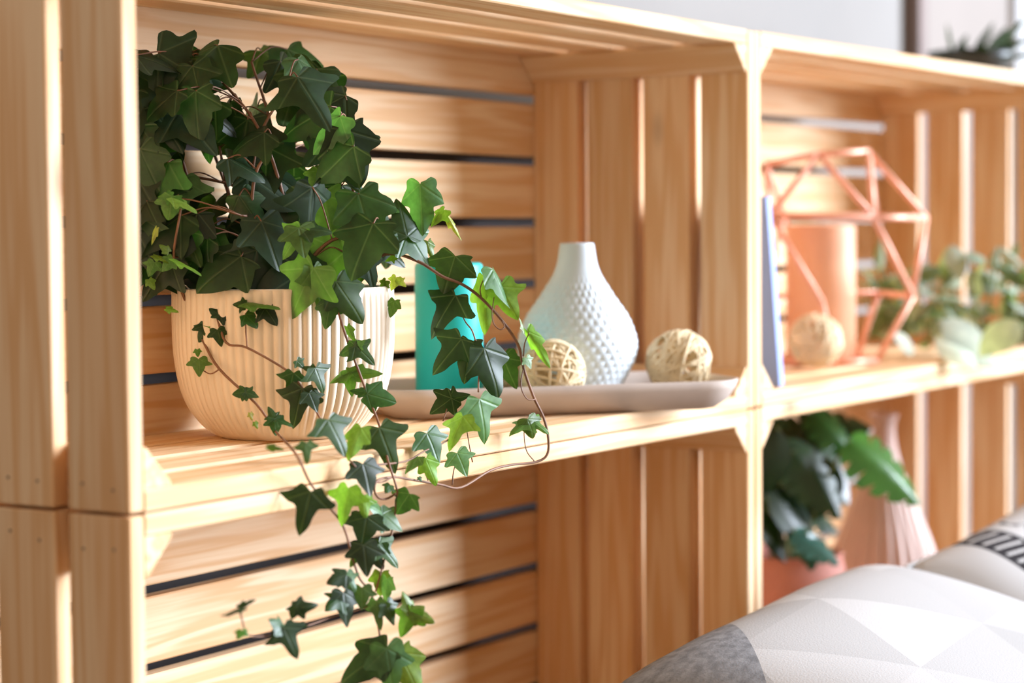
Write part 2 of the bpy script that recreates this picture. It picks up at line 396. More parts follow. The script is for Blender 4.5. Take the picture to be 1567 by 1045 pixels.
# vines as picture traces with their own camera distance (x, y, Z)
VINES = [
 [(287, 468, 1.60), (296, 490, 1.59), (311, 522, 1.58), (336, 565, 1.565), (392, 618, 1.55), (422, 660, 1.535), (453, 695, 1.51), (476, 741, 1.472), (510, 783, 1.462), (527, 809, 1.46), (541, 858, 1.46), (551, 886, 1.46), (569, 910, 1.462), (579, 959, 1.465), (584, 993, 1.465)],
 [(330, 478, 1.575), (346, 524, 1.56), (378, 532, 1.552), (438, 566, 1.545), (459, 588, 1.545), (480, 622, 1.54), (506, 668, 1.53), (535, 704, 1.515), (556, 725, 1.505), (580, 738, 1.50), (605, 728, 1.52)],
 [(376, 470, 1.565), (376, 503, 1.556), (378, 532, 1.552)],
 [(512, 440, 1.565), (518, 477, 1.558), (531, 519, 1.56), (552, 576, 1.56), (568, 618, 1.555), (581, 653, 1.545), (594, 706, 1.525), (608, 752, 1.503), (605, 781, 1.50), (598, 823, 1.495), (590, 850, 1.49), (575, 905, 1.48)],
 [(560, 400, 1.62), (600, 388, 1.62), (642, 401, 1.62), (677, 423, 1.625), (707, 435, 1.63), (735, 455, 1.635), (767, 489, 1.64), (793, 528, 1.645), (801, 563, 1.65), (816, 606, 1.655), (832, 640, 1.66), (839, 670, 1.66), (837, 696, 1.66), (819, 707, 1.655), (784, 711, 1.64), (750, 720, 1.625), (705, 746, 1.60), (672, 741, 1.58), (630, 734, 1.54), (603, 730, 1.52), (578, 735, 1.505), (573, 750, 1.50), (580, 762, 1.50), (592, 763, 1.50), (606, 755, 1.50)],
 [(367, 932, 1.43), (371, 950, 1.43), (379, 971, 1.432), (408, 973, 1.435), (440, 966, 1.44), (475, 956, 1.445), (506, 945, 1.45), (534, 938, 1.455), (562, 928, 1.46), (572, 915, 1.462)],
 [(287, 468, 1.60), (268, 419, 1.58), (266, 395, 1.57), (268, 369, 1.565), (277, 315, 1.56), (272, 298, 1.56)],
 [(801, 563, 1.65), (797, 590, 1.645), (806, 610, 1.645), (818, 611, 1.65), (816, 606, 1.655)],
 [(767, 489, 1.64), (772, 500, 1.638), (765, 504, 1.636), (756, 496, 1.636), (753, 480, 1.636), (756, 455, 1.636)],
 [(737, 457, 1.636), (735, 440, 1.634), (745, 418, 1.634)],
 [(801, 545, 1.648), (803, 525, 1.645), (810, 509, 1.643)],
 [(819, 707, 1.655), (806, 690, 1.65), (802, 665, 1.65), (804, 643, 1.648)],
 [(728, 522, 1.62), (722, 505, 1.62), (712, 492, 1.625), (702, 470, 1.628)],
 [(732, 600, 1.60), (733, 570, 1.605), (735, 545, 1.61)],
 [(723, 707, 1.60), (718, 680, 1.605), (712, 645, 1.605)], [(678, 644, 1.60), (688, 613, 1.605)],
 [(692, 742, 1.59), (694, 722, 1.595), (700, 700, 1.60)], [(655, 735, 1.565), (645, 705, 1.565)],
 [(566, 712, 1.51), (620, 706, 1.55), (650, 690, 1.575), (683, 675, 1.595), (708, 650, 1.60)],
 [(336, 565, 1.565), (322, 572, 1.57), (308, 565, 1.575)],
]
VRAD = [.0011, .0010, .0008, .0011, .0013, .0007, .0012, .0006, .0006, .0006, .0006, .0006, .0007, .0007, .0006, .0006, .0006, .0006, .0008, .0006]
VPTS = []
def clear(x, y, Z, gap=.010):
    P = at(x, y, Z)
    if P.z < T + .004 and P.y > -gap: return depth(on_y(x, y, -gap))
    return Z
VINES = [[(x, y, clear(x, y, Z)) for x, y, Z in v] for v in VINES]
for v, rad in zip(VINES, VRAD):
    pts = spline([at(*p) for p in v], 5); VPTS.append(pts)
    bm = bmesh.new(); n = len(pts)
    tube_into(bm, [ivy_inv @ p for p in pts], [rad * (1 - .35 * i / n) for i in range(n)], 6)
    from_bm('vine', bm, M['stem'], ivy, True)
def vine_Z(x, y, default):
    """camera distance of the vine that passes nearest a picture point"""
    best = (1e9, default)
    for v in VINES:
        for (a, b) in zip(v[:-1], v[1:]):
            for t in (0, .25, .5, .75):
                px, py = a[0] + (b[0] - a[0]) * t, a[1] + (b[1] - a[1]) * t
                d = (px - x) ** 2 + (py - y) ** 2
                if d < best[0]: best = (d, a[2] + (b[2] - a[2]) * t)
    return best[1]
# hanging leaves: base x, y, tip x, y, colour, width, turn, mesh, nearer by
TR = [
 (643, 284, 645, 351, 'p', .75, .5, 3, 0), (623, 358, 655, 399, 'm', 1.15, 0, 0, 0), (623, 360, 612, 309, 'm', .95, .2, 1, .004), (696, 393, 681, 442, 'm', 1.15, 0, 2, 0), (755, 414, 781, 462, 'p', .8, -.6, 3, 0),
 (766, 440, 789, 484, 'l', .9, .3, 1, 0), (744, 431, 741, 502, 'l', .5, .4, 2, -.01), (696, 453, 660, 506, 'd', 1.0, .2, 4, .006), (679, 322, 660, 342, 'l', .9, .5, 1, 0), (684, 330, 704, 362, 'y', .25, .5, 3, 0),
 (655, 370, 663, 394, 'l', .6, 0, 2, -.01), (705, 520, 667, 565, 'd', .95, 0, 4, .004), (720, 525, 712, 578, 'd', .75, .3, 2, 0), (742, 535, 764, 600, 'd', .85, 0, 2, .006), (770, 548, 787, 590, 'm', .9, .4, 0, -.01), (806, 548, 813, 562, 'g', 1.2, 0, 0, 0),
 (808, 508, 836, 557, 'l', .35, .9, 3, 0), (803, 506, 797, 486, 'l', .5, .6, 1, 0), (690, 610, 662, 632, 'd', 1.0, -.5, 0, .004), (688, 611, 716, 606, 'd', .8, .8, 1, 0), (734, 612, 747, 671, 'p', .95, .1, 4, .006), (708, 638, 688, 680, 'l', .8, .4, 5, 0),
 (654, 664, 672, 703, 'm', 1.1, 0, 0, .006), (700, 694, 714, 724, 'p', 1.1, 0, 0, .006), (808, 642, 818, 667, 'g', 1.3, .3, 6, .004), (808, 644, 783, 660, 'g', .8, .6, 5, 0), (812, 642, 838, 660, 'g', .8, .2, 5, 0),
 (503, 643, 529, 688, 'm', 1.1, 0, 4, .008), (581, 656, 605, 715, 'm', .95, 0, 4, .01), (552, 655, 535, 694, 'l', .6, .5, 2, -.004), (556, 711, 568, 752, 'd', 1.1, 0, 0, .006), (563, 603, 602, 614, 'm', .9, .6, 2, .004), (560, 600, 538, 596, 'm', .9, .3, 2, .003),
 (534, 570, 507, 582, 'g', .8, .4, 2, 0), (536, 572, 580, 574, 'g', .5, .9, 2, 0), (534, 572, 538, 602, 'g', .8, .2, 0, 0), (640, 700, 622, 718, 'g', .6, .6, 2, 0), (652, 702, 667, 738, 'l', .7, .3, 2, 0), (626, 756, 608, 782, 'm', 1.3, .2, 2, .004),
 (597, 742, 591, 752, 'm', 1, 0, 2, 0), (641, 730, 645, 736, 'm', 1, 0, 2, 0), (475, 753, 461, 811, 'd', .95, 0, 4, .006), (533, 748, 522, 797, 'l', .9, .3, 5, .004), (557, 761, 560, 790, 'l', .95, 0, 1, 0), (586, 788, 614, 808, 'p', 1.1, 0, 0, .006), (586, 786, 568, 774, 'p', 1, 0, 2, .004),
 (561, 792, 555, 830, 'd', 1.3, 0, 0, .002), (581, 833, 609, 863, 'p', .9, 0, 4, .006), (583, 832, 574, 855, 'm', 1, 0, 0, .006), (557, 835, 562, 876, 'd', 1.0, 0, 0, 0), (545, 850, 536, 866, 'g', .9, .3, 1, 0), (573, 850, 586, 868, 'd', 1, 0, 2, 0), (530, 880, 505, 890, 'd', .9, .2, 2, .006), (530, 880, 543, 903, 'p', 1, 0, 1, .006),
 (526, 908, 533, 953, 'd', .9, 0, 0, .004), (522, 915, 502, 930, 'm', .9, 0, 1, .002), (554, 900, 554, 930, 'p', 1, 0, 0, .004), (583, 877, 582, 908, 'l', .9, .2, 2, 0), (592, 886, 588, 918, 'p', .7, .6, 2, .003), (576, 920, 581, 960, 'p', .7, .3, 4, .004), (592, 925, 604, 953, 'm', .9, 0, 0, .004),
 (629, 935, 613, 971, 'g', .85, .2, 1, .004), (630, 936, 661, 951, 'l', .7, .4, 2, .004), (628, 935, 619, 908, 'l', .7, .2, 2, .003), (367, 930, 339, 937, 'd', .5, .9, 3, 0), (367, 930, 389, 920, 'd', .4, 1, 3, 0), (370, 965, 364, 976, 'g', 1, 0, 2, 0), (372, 964, 379, 972, 'g', 1, 0, 2, 0),
 (434, 961, 455, 1002, 'd', 1.0, 0, 4, .006), (432, 962, 416, 949, 'm', 1, 0, 2, .004), (440, 960, 468, 958, 'm', .6, .3, 5, .004), (454, 931, 484, 926, 'd', .8, .4, 6, .004), (452, 930, 447, 945, 'd', 1.2, 0, 2, .004),
 (590, 993, 530, 1037, 'd', .75, 0, 2, .006), (592, 994, 602, 1062, 'p', .75, .2, 0, .008), (612, 1000, 640, 1056, 'l', .8, .3, 2, 0),
 (376, 600, 394, 606, 'm', 1.0, .2, 0, .006), (376, 600, 358, 602, 'm', 1.2, 0, 2, .006), (421, 641, 423, 664, 'm', 1.1, 0, 0, .006), (420, 641, 412, 624, 'm', .9, 0, 1, .006), (424, 642, 446, 649, 'm', .8, 0, 4, .006), (383, 632, 386, 642, 'y', .8, 0, 2, .004), (390, 646, 394, 655, 'l', .8, 0, 2, .004),
 (469, 678, 471, 707, 'p', .9, 0, 4, .006), (455, 552, 466, 563, 'm', 1, 0, 0, .004), (449, 571, 443, 602, 'm', 1, 0, 4, .004), (483, 564, 497, 597, 'm', 1.1, 0, 4, .006), (480, 566, 463, 561, 'm', .9, 0, 0, .005), (462, 596, 450, 650, 'd', .85, 0, 4, .006), (474, 602, 485, 626, 'd', 1.1, 0, 0, .005), (410, 684, 432, 688, 'g', .4, .5, 2, 0),
 (304, 550, 305, 573, 'g', 1.1, 0, 0, .004), (302, 535, 303, 545, 'g', 1, 0, 2, .004), (316, 496, 336, 497, 'g', .9, -.6, 2, .006), (315, 498, 296, 503, 'm', 1, 0, 0, .006), (316, 500, 305, 521, 'm', 1, 0, 1, .006), (333, 505, 339, 527, 'm', 1.1, 0, 0, .004), (337, 480, 358, 483, 'd', 1.2, 0, 2, .006), (335, 482, 322, 472, 'd', 1, 0, 2, .006),
 (376, 464, 422, 466, 'g', .8, -.8, 2, .012), (374, 466, 358, 465, 'm', 1.2, 0, 0, .01), (376, 482, 393, 498, 'm', 1.2, 0, 2, .008), (406, 472, 422, 494, 'd', 1.1, 0, 1, .008), (545, 530, 571, 553, 'm', 1.0, 0, 4, .006), (545, 530, 521, 541, 'm', .9, 0, 2, .005), (546, 530, 557, 521, 'p', 1, 0, 0, .005), (531, 500, 541, 520, 'g', .6, .5, 2, -.004),
 (479, 412, 445, 478, 'g', .95, .1, 0, .012), (480, 412, 495, 470, 'g', .7, -.2, 4, .01), (458, 350, 466, 388, 'g', 1.2, 0, 0, .02), (460, 352, 434, 392, 'g', .8, 0, 4, .018), (462, 350, 502, 352, 'm', .8, 0, 2, .018), (515, 432, 552, 485, 'm', .85, 0, 2, .008), (506, 460, 499, 498, 'm', .8, 0, 2, .006), (563, 445, 563, 480, 'd', 1.1, 0, 0, .006), (570, 452, 584, 463, 'd', 1, 0, 2, .004),
 (480, 325, 507, 360, 'p', .7, .3, 2, .02), (528, 256, 552, 290, 'p', .8, .4, 1, .02), (488, 262, 479, 288, 'g', 1.1, 0, 2, .0), (580, 312, 608, 320, 'g', .9, -.5, 2, 0), (566, 360, 578, 386, 'p', .7, .4, 2, 0), (606, 425, 598, 442, 'y', 1, .3, 1, 0), (610, 428, 620, 437, 'y', .9, .3, 1, 0), (604, 392, 590, 398, 'l', .9, .3, 1, 0), (604, 460, 598, 482, 'g', .8, .3, 2, 0), (590, 430, 580, 444, 'l', .8, .4, 1, 0),
 (265, 303, 298, 319, 'l', .7, -.6, 2, .01), (263, 302, 258, 333, 'g', 1.1, 0, 2, .01), (262, 300, 244, 300, 'g', 1, 0, 1, .01), (236, 391, 257, 399, 'l', .8, -.6, 2, .01), (268, 397, 305, 414, 'l', .5, -.7, 2, .01), (264, 396, 250, 412, 'g', 1, 0, 2, .01), (239, 350, 231, 372, 'y', .35, .4, 2, .01), (236, 402, 228, 420, 'g', 1.1, 0, 1, .01), (228, 428, 236, 441, 'l', .9, .2, 2, .01), (255, 472, 271, 476, 'l', .6, 0, 2, .01), (258, 385, 246, 375, 'l', .9, 0, 2, .01),
]
rnd = random.Random(5)
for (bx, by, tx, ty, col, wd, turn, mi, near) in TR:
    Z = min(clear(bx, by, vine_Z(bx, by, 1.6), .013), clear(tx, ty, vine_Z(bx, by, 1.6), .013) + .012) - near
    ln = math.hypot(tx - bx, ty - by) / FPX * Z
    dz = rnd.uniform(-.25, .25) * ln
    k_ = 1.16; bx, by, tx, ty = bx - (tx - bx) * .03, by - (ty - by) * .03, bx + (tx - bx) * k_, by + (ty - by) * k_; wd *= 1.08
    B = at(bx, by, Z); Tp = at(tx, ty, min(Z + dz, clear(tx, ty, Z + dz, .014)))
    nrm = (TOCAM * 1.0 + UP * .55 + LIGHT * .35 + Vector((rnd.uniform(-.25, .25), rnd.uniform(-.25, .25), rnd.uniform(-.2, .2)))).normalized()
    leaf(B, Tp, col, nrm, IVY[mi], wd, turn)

# the bushy crown: main stems out of the soil, every leaf on a stalk of its nearest stem
SOIL = POT + Vector((0, 0, .100))
POLY = [(110, 60), (180, 54), (240, 56), (300, 66), (360, 66), (392, 66), (440, 74), (490, 100), (528, 130), (545, 165), (548, 215), (545, 262), (556, 300), (590, 312), (606, 345), (612, 385), (575, 415), (560, 448), (520, 460), (470, 452), (410, 466), (350, 452), (285, 440), (240, 450), (110, 450)]
HOLES = [(300, 262, 26), (332, 288, 24), (326, 262, 22), (349, 133, 18), (372, 150, 22), (395, 128, 16), (426, 176, 14), (470, 250, 18), (534, 285, 14), (280, 268, 12), (366, 356, 12), (540, 190, 10), (430, 200, 12)]
def inside(x, y):
    c = False; n = len(POLY)
    for i in range(n):
        (x1_, y1_), (x2_, y2_) = POLY[i], POLY[(i + 1) % n]
        if (y1_ > y) != (y2_ > y) and x < (x2_ - x1_) * (y - y1_) / (y2_ - y1_) + x1_: c = not c
    return c
def pix(P):
    q = P - CAM; z = q.dot(CF); return 783.5 + FPX * q.dot(CR) / z, 522.5 - FPX * q.dot(CU) / z
rnd = random.Random(21)
Z0 = depth(POT)
stems = []
for (x, y, dz) in [(250, 120, .0), (320, 100, -.03), (385, 95, .03), (440, 130, -.04), (500, 170, 0), (535, 200, -.03), (230, 260, -.02), (310, 220, .05), (420, 220, -.06), (500, 290, -.03), (585, 350, -.06), (190, 180, .02), (600, 385, -.05), (370, 330, -.07)]:
    e = at(x, y, Z0 + dz); e.y = min(e.y, D - T - .02); e.z = min(e.z, H - T - .02)
    a = rnd.uniform(0, 2 * PI); s0 = SOIL + Vector((math.cos(a) * .04, math.sin(a) * .04, 0)) + (e - SOIL) * .12 * Vector((1, 1, 0)).length * 0
    mid = s0.lerp(e, .5) + Vector((0, 0, .03)) + (s0 - SOIL) * .3
    stems.append([spline([s0, mid, e], 8), []])
MESHW = [0, 1, 2, 3, 4, 5, 6, 7]
cnt = 0; tries = 0; placed = []
while cnt < 158 and tries < 60000:
    tries += 1
    cand = [(rnd.uniform(195, 615), rnd.uniform(50, 465)) for _ in range(5)]
    x, y = max(cand, key=lambda c_: min([math.hypot(q[3] - c_[0], q[4] - c_[1]) for q in placed] or [1]))
    if not inside(x, y): continue
    ln = rnd.uniform(.034, .052)
    rp = ln * FPX / Z0
    tipa = rnd.gauss(PI / 2, .6)                         # picture angle of the tip: mostly hanging down
    tx, ty = x + math.cos(tipa) * rp, y + math.sin(tipa) * rp
    mx, my = x + (tx - x) * .45, y + (ty - y) * .45
    if any(math.hypot(mx - hx, my - hy) < hr + rp * .30 for hx, hy, hr in HOLES): continue
    if y < 68 or min(ty, my - rp * .35) < 54: continue
    if not inside(mx, my) or not inside(x + (tx - x) * .75, y + (ty - y) * .75): continue
    if y > 380 and tx > 520: continue
    Z = Z0 + rnd.uniform(-.085, .07)
    if any(abs(Z - q[2]) < .010 and math.hypot(q[0] - mx, q[1] - my) < 24 for q in placed): continue
    B = at(x, y, Z)
    if not (-.05 < B.y < D - T - .028 and B.x > T + .03 and B.z < H - T - .012): continue
    if B.z < POT.z + .12 and (B - POT).to_2d().length < .088: continue
    Tp = at(tx, ty, Z + rnd.uniform(-.5, .35) * ln)
    if Tp.y > D - T - .012 or Tp.x < T + .014 or Tp.z > H - T - .004: continue
    out = (B - (SOIL + Vector((0, 0, .03)))); out.z *= .4; out.normalize()
    nrm = (TOCAM * .55 + UP * .75 + out * .45 + Vector((rnd.uniform(-.35, .35), rnd.uniform(-.35, .35), rnd.uniform(-.3, .3)))).normalized()
    front = (Z0 - Z) > .03
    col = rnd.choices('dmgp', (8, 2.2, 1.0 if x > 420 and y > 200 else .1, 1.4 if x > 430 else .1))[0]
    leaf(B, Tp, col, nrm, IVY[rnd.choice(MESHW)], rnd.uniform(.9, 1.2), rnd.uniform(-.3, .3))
    placed.append((mx, my, Z, x, y)); cnt += 1
    best = min(((p - B).length + (0 if p.z < B.z else .03), si, pi_) for si, (ps, _) in enumerate(stems) for pi_, p in enumerate(ps))
    a = stems[best[1]][0][best[2]]
    stems[best[1]][1].append(spline([a, a.lerp(B, .55) + Vector((0, 0, .006)), B], 4))
for ps, pets in stems:
    bm = bmesh.new(); n = len(ps)
    tube_into(bm, [ivy_inv @ p for p in ps], [.0018 - .0009 * i / n for i in range(n)], 6)
    for q in pets: tube_into(bm, [ivy_inv @ p for p in q], .0006, 5)
    from_bm('stem', bm, M['stem'], ivy, True)
print('ivy leaves', n_leaf)

# ------------------------------------------------------------------ tray with candle, vase and balls
M['stone'] = plain('tray_stone', (.50, .42, .36), .7, .12, 18, .25)
M['teal'] = plain('teal_wax', (.012, .50, .47), .45, .06, 12)
M['wick'] = plain('wick', (.08, .06, .05), .9)
M['vase'] = plain('pale_ceramic', (.66, .76, .82), .35, .04, 10)
M['rattan'] = plain('rattan', (.80, .66, .42), .7, .2, 60)
F0 = on_z(628, 645, T); F1 = on_z(1088, 628, T)          # foot of the tray's front wall
td = (F1 - F0); tl = td.length; td.normalize(); tn = Vector((-td.y, td.x, 0))
TL = tl + .062; TW = .150; TH = .0255
TC = (F0 + F1) / 2 + tn * (TW / 2 - .012) + td * .004; TC.z = T + .0004
ang = math.atan2(td.y, td.x)
def rrect(hx, hy, r, n=8):
    pts = []
    for cx, cy, a0 in ((hx - r, hy - r, 0), (-hx + r, hy - r, PI / 2), (-hx + r, -hy + r, PI), (hx - r, -hy + r, 1.5 * PI)):
        for k in range(n + 1):
            a = a0 + PI / 2 * k / n; pts.append((cx + r * math.cos(a), cy + r * math.sin(a)))
    return pts
bm = bmesh.new(); hx, hy = TL / 2, TW / 2
levels = [(-.026, 0), (-.020, .001), (-.008, .009), (-.002, .018), (.001, TH), (-.001, TH + .0006), (-.0035, TH), (-.0075, .018), (-.013, .0105), (-.019, .0065), (-.024, .0055), (-.03, .005)]
rings = []
for off, z in levels:
    rings.append([bm.verts.new((x, y, z)) for x, y in rrect(hx + off, hy + off, max(.006, .042 + off))])
for a, b in zip(rings[:-1], rings[1:]):
    n = len(a)
    for k in range(n): bm.faces.new((a[k], a[(k + 1) % n], b[(k + 1) % n], b[k]))
bm.faces.new(rings[0][::-1]); bm.faces.new(rings[-1])
tray = from_bm('tray', bm, M['stone'], None, True); tray.location = TC; tray.rotation_euler = (0, 0, ang)
tag(tray, 'long shallow greyish stone tray overhanging the shelf front', 'tray')
TZ = TC.z + .0056
def on_tray(px, back):
    """point of the tray's bottom on the picture column px, `back` metres behind the front wall's foot"""
    p0 = F0 + tn * back; d = ray(px, 600); d2 = Vector((d.x, d.y, 0))
    # CAM + s*d on the vertical plane through p0 with normal tn
    s = (p0 - CAM).to_2d().dot(tn.to_2d()) / d2.to_2d().dot(tn.to_2d()); P = CAM + d * s; return Vector((P.x, P.y, TZ))
def candle(label, P, r, h, mat, cat='candle'):
    t = thing('pillar_candle', label, cat, P)
    bm = bmesh.new()
    lathe(bm, [(r - .002, 0), (r, .002), (r, h - .003), (r - .001, h - .001), (r - .003, h), (r - .006, h - .001), (r * .5, h - .003), (.0015, h - .004)], 48)
    from_bm('wax', bm, mat, t, True)
    bm = bmesh.new(); tube_into(bm, [(0, 0, h - .006), (0, 0, h + .003), (.0015, 0, h + .008)], .0009, 6); from_bm('wick', bm, M['wick'], t)
    return t
P = on_tray(688, .06); s = depth(P) / FPX
top = (pix(P)[1] - 402) * s
candle('smooth teal pillar candle behind the hanging ivy', P, 52 * s, top, M['teal'])
P = on_tray(884, .085); s = depth(P) / FPX; by = pix(P)[1]
keys = [(54 * s, 0), (76 * s, (by - 578) * s + .003), (87 * s, (by - 548) * s), (90 * s, (by - 521) * s), (77 * s, (by - 484) * s), (52 * s, (by - 447) * s), (33 * s, (by - 410) * s), (26 * s, (by - 374) * s)]
prof = smooth_prof(keys, 14); vh = prof[-1][1]
def scales(r, z, a):
    if z > vh * .80: return r
    k = min(1, (vh * .80 - z) / .012) * min(1, z / .004)
    row = z / .0062; ir = math.floor(row); fr = row - ir
    c = (a / (2 * PI) * 34 + (.5 if ir % 2 else 0)) % 1 - .5
    b = max(0, 1 - (c * 2) ** 2 - ((fr - .5) * 1.9) ** 2)
    return r + .0013 * k * math.sqrt(b)
vt = thing('vase', 'pale blue white teardrop vase with scaly relief on the tray', 'vase', P)
bm = bmesh.new(); n0 = []
fine = []
for (a, b) in zip(prof[:-1], prof[1:]): fine.append(a); 
fine.append(prof[-1])
rings = lathe(bm, fine, 34 * 8, scales)
prev = rings[-1]; SEG = 34 * 8
for (r, z) in ((25 * s, vh + .0012), (23 * s, vh + .0008), (21.5 * s, vh - .004), (24 * s, vh - .03)):
    ring = [bm.verts.new((r * math.cos(2 * PI * k / SEG), r * math.sin(2 * PI * k / SEG), z)) for k in range(SEG)]
    for k in range(SEG): bm.faces.new((prev[k], prev[(k + 1) % SEG], ring[(k + 1) % SEG], ring[k]))
    prev = ring
from_bm('vase_body', bm, M['vase'], vt, True)
def rattan_ball(label, P, r, seed):
    rnd = random.Random(seed); bm = bmesh.new()
    for k in range(34):
        ax = Vector((rnd.gauss(0, 1), rnd.gauss(0, 1), rnd.gauss(0, 1))).normalized(); u = ax.orthogonal().normalized(); v = ax.cross(u)
        off = rnd.uniform(-.45, .45); rr = math.sqrt(1 - off * off); ph = rnd.uniform(0, 6); q = rnd.uniform(.93, .97)
        pts = [((u * math.cos(a) + v * math.sin(a)) * rr + ax * (off + .06 * math.sin(2 * a + ph))) * r * q for a in [2 * PI * i / 26 for i in range(27)]]
        tube_into(bm, pts, r * rnd.uniform(.04, .065), 5, False)
    o = from_bm('rattan_ball', bm, M['rattan'], None, True); o.location = P + Vector((0, 0, r + .002))
    return tag(o, label, 'ball', 'woven rattan balls on the shelves')
for label, px, back, rp, sd in (('woven rattan ball in front of the scaly vase', 846, .008, 50, 1), ('woven rattan ball at the right end of the tray', 1039, .055, 51, 2), ('woven rattan ball half hidden between teal candle and vase', 757, .095, 37, 3)):
    P = on_tray(px, back + .012); s = depth(P) / FPX; rattan_ball(label, P, rp * s, sd)

# ------------------------------------------------------------------ right upper crate: book, lantern, candle, ball, foliage
M['blue'] = plain('blue_cover', (.26, .36, .70), .5, .1, 8)
M['page'] = plain('paper', (.82, .80, .76), .8, .03, 50)
M['copper'] = plain('copper', (.90, .46, .32), .4, .06, 20, metal=.15)
M['peach'] = plain('peach_wax', (.84, .47, .28), .5, .04, 10)
A = RM @ Vector((T + .012, .03, T + .0005))
bk = thing('book', 'thin blue book leaning upright at the crate side', 'book', RM @ Vector((T + .045, .004, T + .0012)), (0, math.radians(-9), RYAW))
hb, db = .188, .13
for sx in (0, 1):
    o = link('cover', box_mesh('cover', .0016, db, hb, .0004), M['blue'], bk); o.location = (.0008 + sx * .0092, db / 2, hb / 2)
o = link('page_block', box_mesh('page_block', .0074, db - .006, hb - .006, .0003), M['page'], bk); o.location = (.0054, db / 2 + .001, hb / 2)
o = link('spine', box_mesh('spine', .0110, .0014, hb, .0004), M['blue'], bk); o.location = (.0054, -.0004, hb / 2)

LZ = 2.44
LV = {'A': (1253, 236, -.03), 'B': (1329, 232, -.01), 'T': (1172, 252, .0),
      'G': (1178, 329, -.055), 'F': (1337, 333, -.080), 'C': (1417, 333, .0), 'K': (1340, 331, .085), 'J': (1200, 330, .075),
      'H': (1257, 461, -.085), 'D': (1397, 453, -.02), 'Q': (1168, 456, .0), 'P': (1228, 450, .08), 'O': (1345, 448, .08),
      'e': (1343, 540, -.012), 'h': (1277, 556, -.048), 'q': (1196, 553, -.025), 'p': (1232, 544, .045), 'o': (1312, 538, .05)}
LE = 'AB AT AG AF BF BC GT FG FC CK KJ JG TJ BK GH FD CD JP DO OP PQ QG QJ eD oO hH pP qQ eh hq qp po oe'.split()
base = rdrop(at(1285, 548, LZ)); base.z += .0008
lt = thing('geometric_lantern', 'copper wire geometric lantern around the peach candle', 'lantern', base)
LP = {}
for k, (x, y, dz) in LV.items():
    P = at(x, y, LZ + dz)
    if k in 'ehqpo': P = rdrop(P); P.z += .0042
    LP[k] = P - base
for e in LE:
    bm = bmesh.new(); tube_into(bm, [LP[e[0]], LP[e[1]]], .0036, 8); from_bm('wire', bm, M['copper'], lt, True)
bm = bmesh.new(); lo = [bm.verts.new(LP[k] - Vector((0, 0, .0036))) for k in 'ehqpo']; hi = [bm.verts.new(LP[k] - Vector((0, 0, .0022))) for k in 'ehqpo']
bm.faces.new(lo); bm.faces.new(hi[::-1])
for i in range(5): bm.faces.new((lo[i], lo[(i + 1) % 5], hi[(i + 1) % 5], hi[i]))
bmesh.ops.recalc_face_normals(bm, faces=bm.faces[:]); from_bm('base_plate', bm, M['copper'], lt)
P = rdrop(at(1256, 548, LZ + .008)); P.z += .0036; s = depth(P) / FPX
candle('peach orange pillar candle inside the copper lantern', P, 53 * s, (pix(P)[1] - 344) * s, M['peach'])
P = rdrop(at(1248, 562, LZ - .105)); P.z += .0005; s = depth(P) / FPX; rattan_ball('woven rattan ball in front of the copper lantern', P, 42 * s, 9)

def oval_leaf(name, wide, fold, droop, mat, n=8, tipy=.5):
    bm = bmesh.new(); rows = []
    for i in range(n + 1):
        t = i / n; wd = wide * math.sin(PI * t ** .8) ** .8 if 0 < t < 1 else .001
        rows.append([bm.verts.new((sx * wd, t, -fold * abs(sx) * wd - droop * t * t)) for sx in (-1, -.5, 0, .5, 1)])
    for a, b in zip(rows[:-1], rows[1:]):
        for k in range(4): bm.faces.new((a[k], a[k + 1], b[k + 1], b[k]))
    me = bpy.data.meshes.new(name); bm.normal_update(); bm.to_mesh(me); bm.free()
    for p in me.polygons: p.use_smooth = True
    me.materials.append(mat); return me
def put_leaf(parent, me, B, Tp, nrm, wide, col, inv, name='leaf', thick=1):
    ya = Tp - B; ln = ya.length; ya /= ln; za = (nrm - ya * nrm.dot(ya)).normalized(); xa = ya.cross(za)
    o = link(name, me, None, parent); o.matrix_local = inv @ Matrix.Translation(B) @ basis(xa, ya, za) @ Matrix.Diagonal((ln * wide, ln, ln * thick, 1)); o.color = col + (1,); return o
SAGE = [oval_leaf('sage_leaf', .2, .3, .1, M['sage']), oval_leaf('sage_leaf', .26, .2, .3, M['sage']), oval_leaf('sage_leaf', .16, .5, -.15, M['sage'])]
base = rdrop(at(1480, 540, 2.55)); fol = thing('sage_bunch', 'silvery green leafy bunch beside the copper lantern', 'plant', base)
inv = Matrix.Translation(-base); rnd = random.Random(3)
sp = [rdrop(at(x, 545, 2.58 + dz)) + Vector((0, 0, .012)) for x, dz in ((1366, .03), (1390, .03), (1420, -.03), (1460, .03), (1500, -.05), (1540, .02), (1590, -.05), (1640, -.02))]
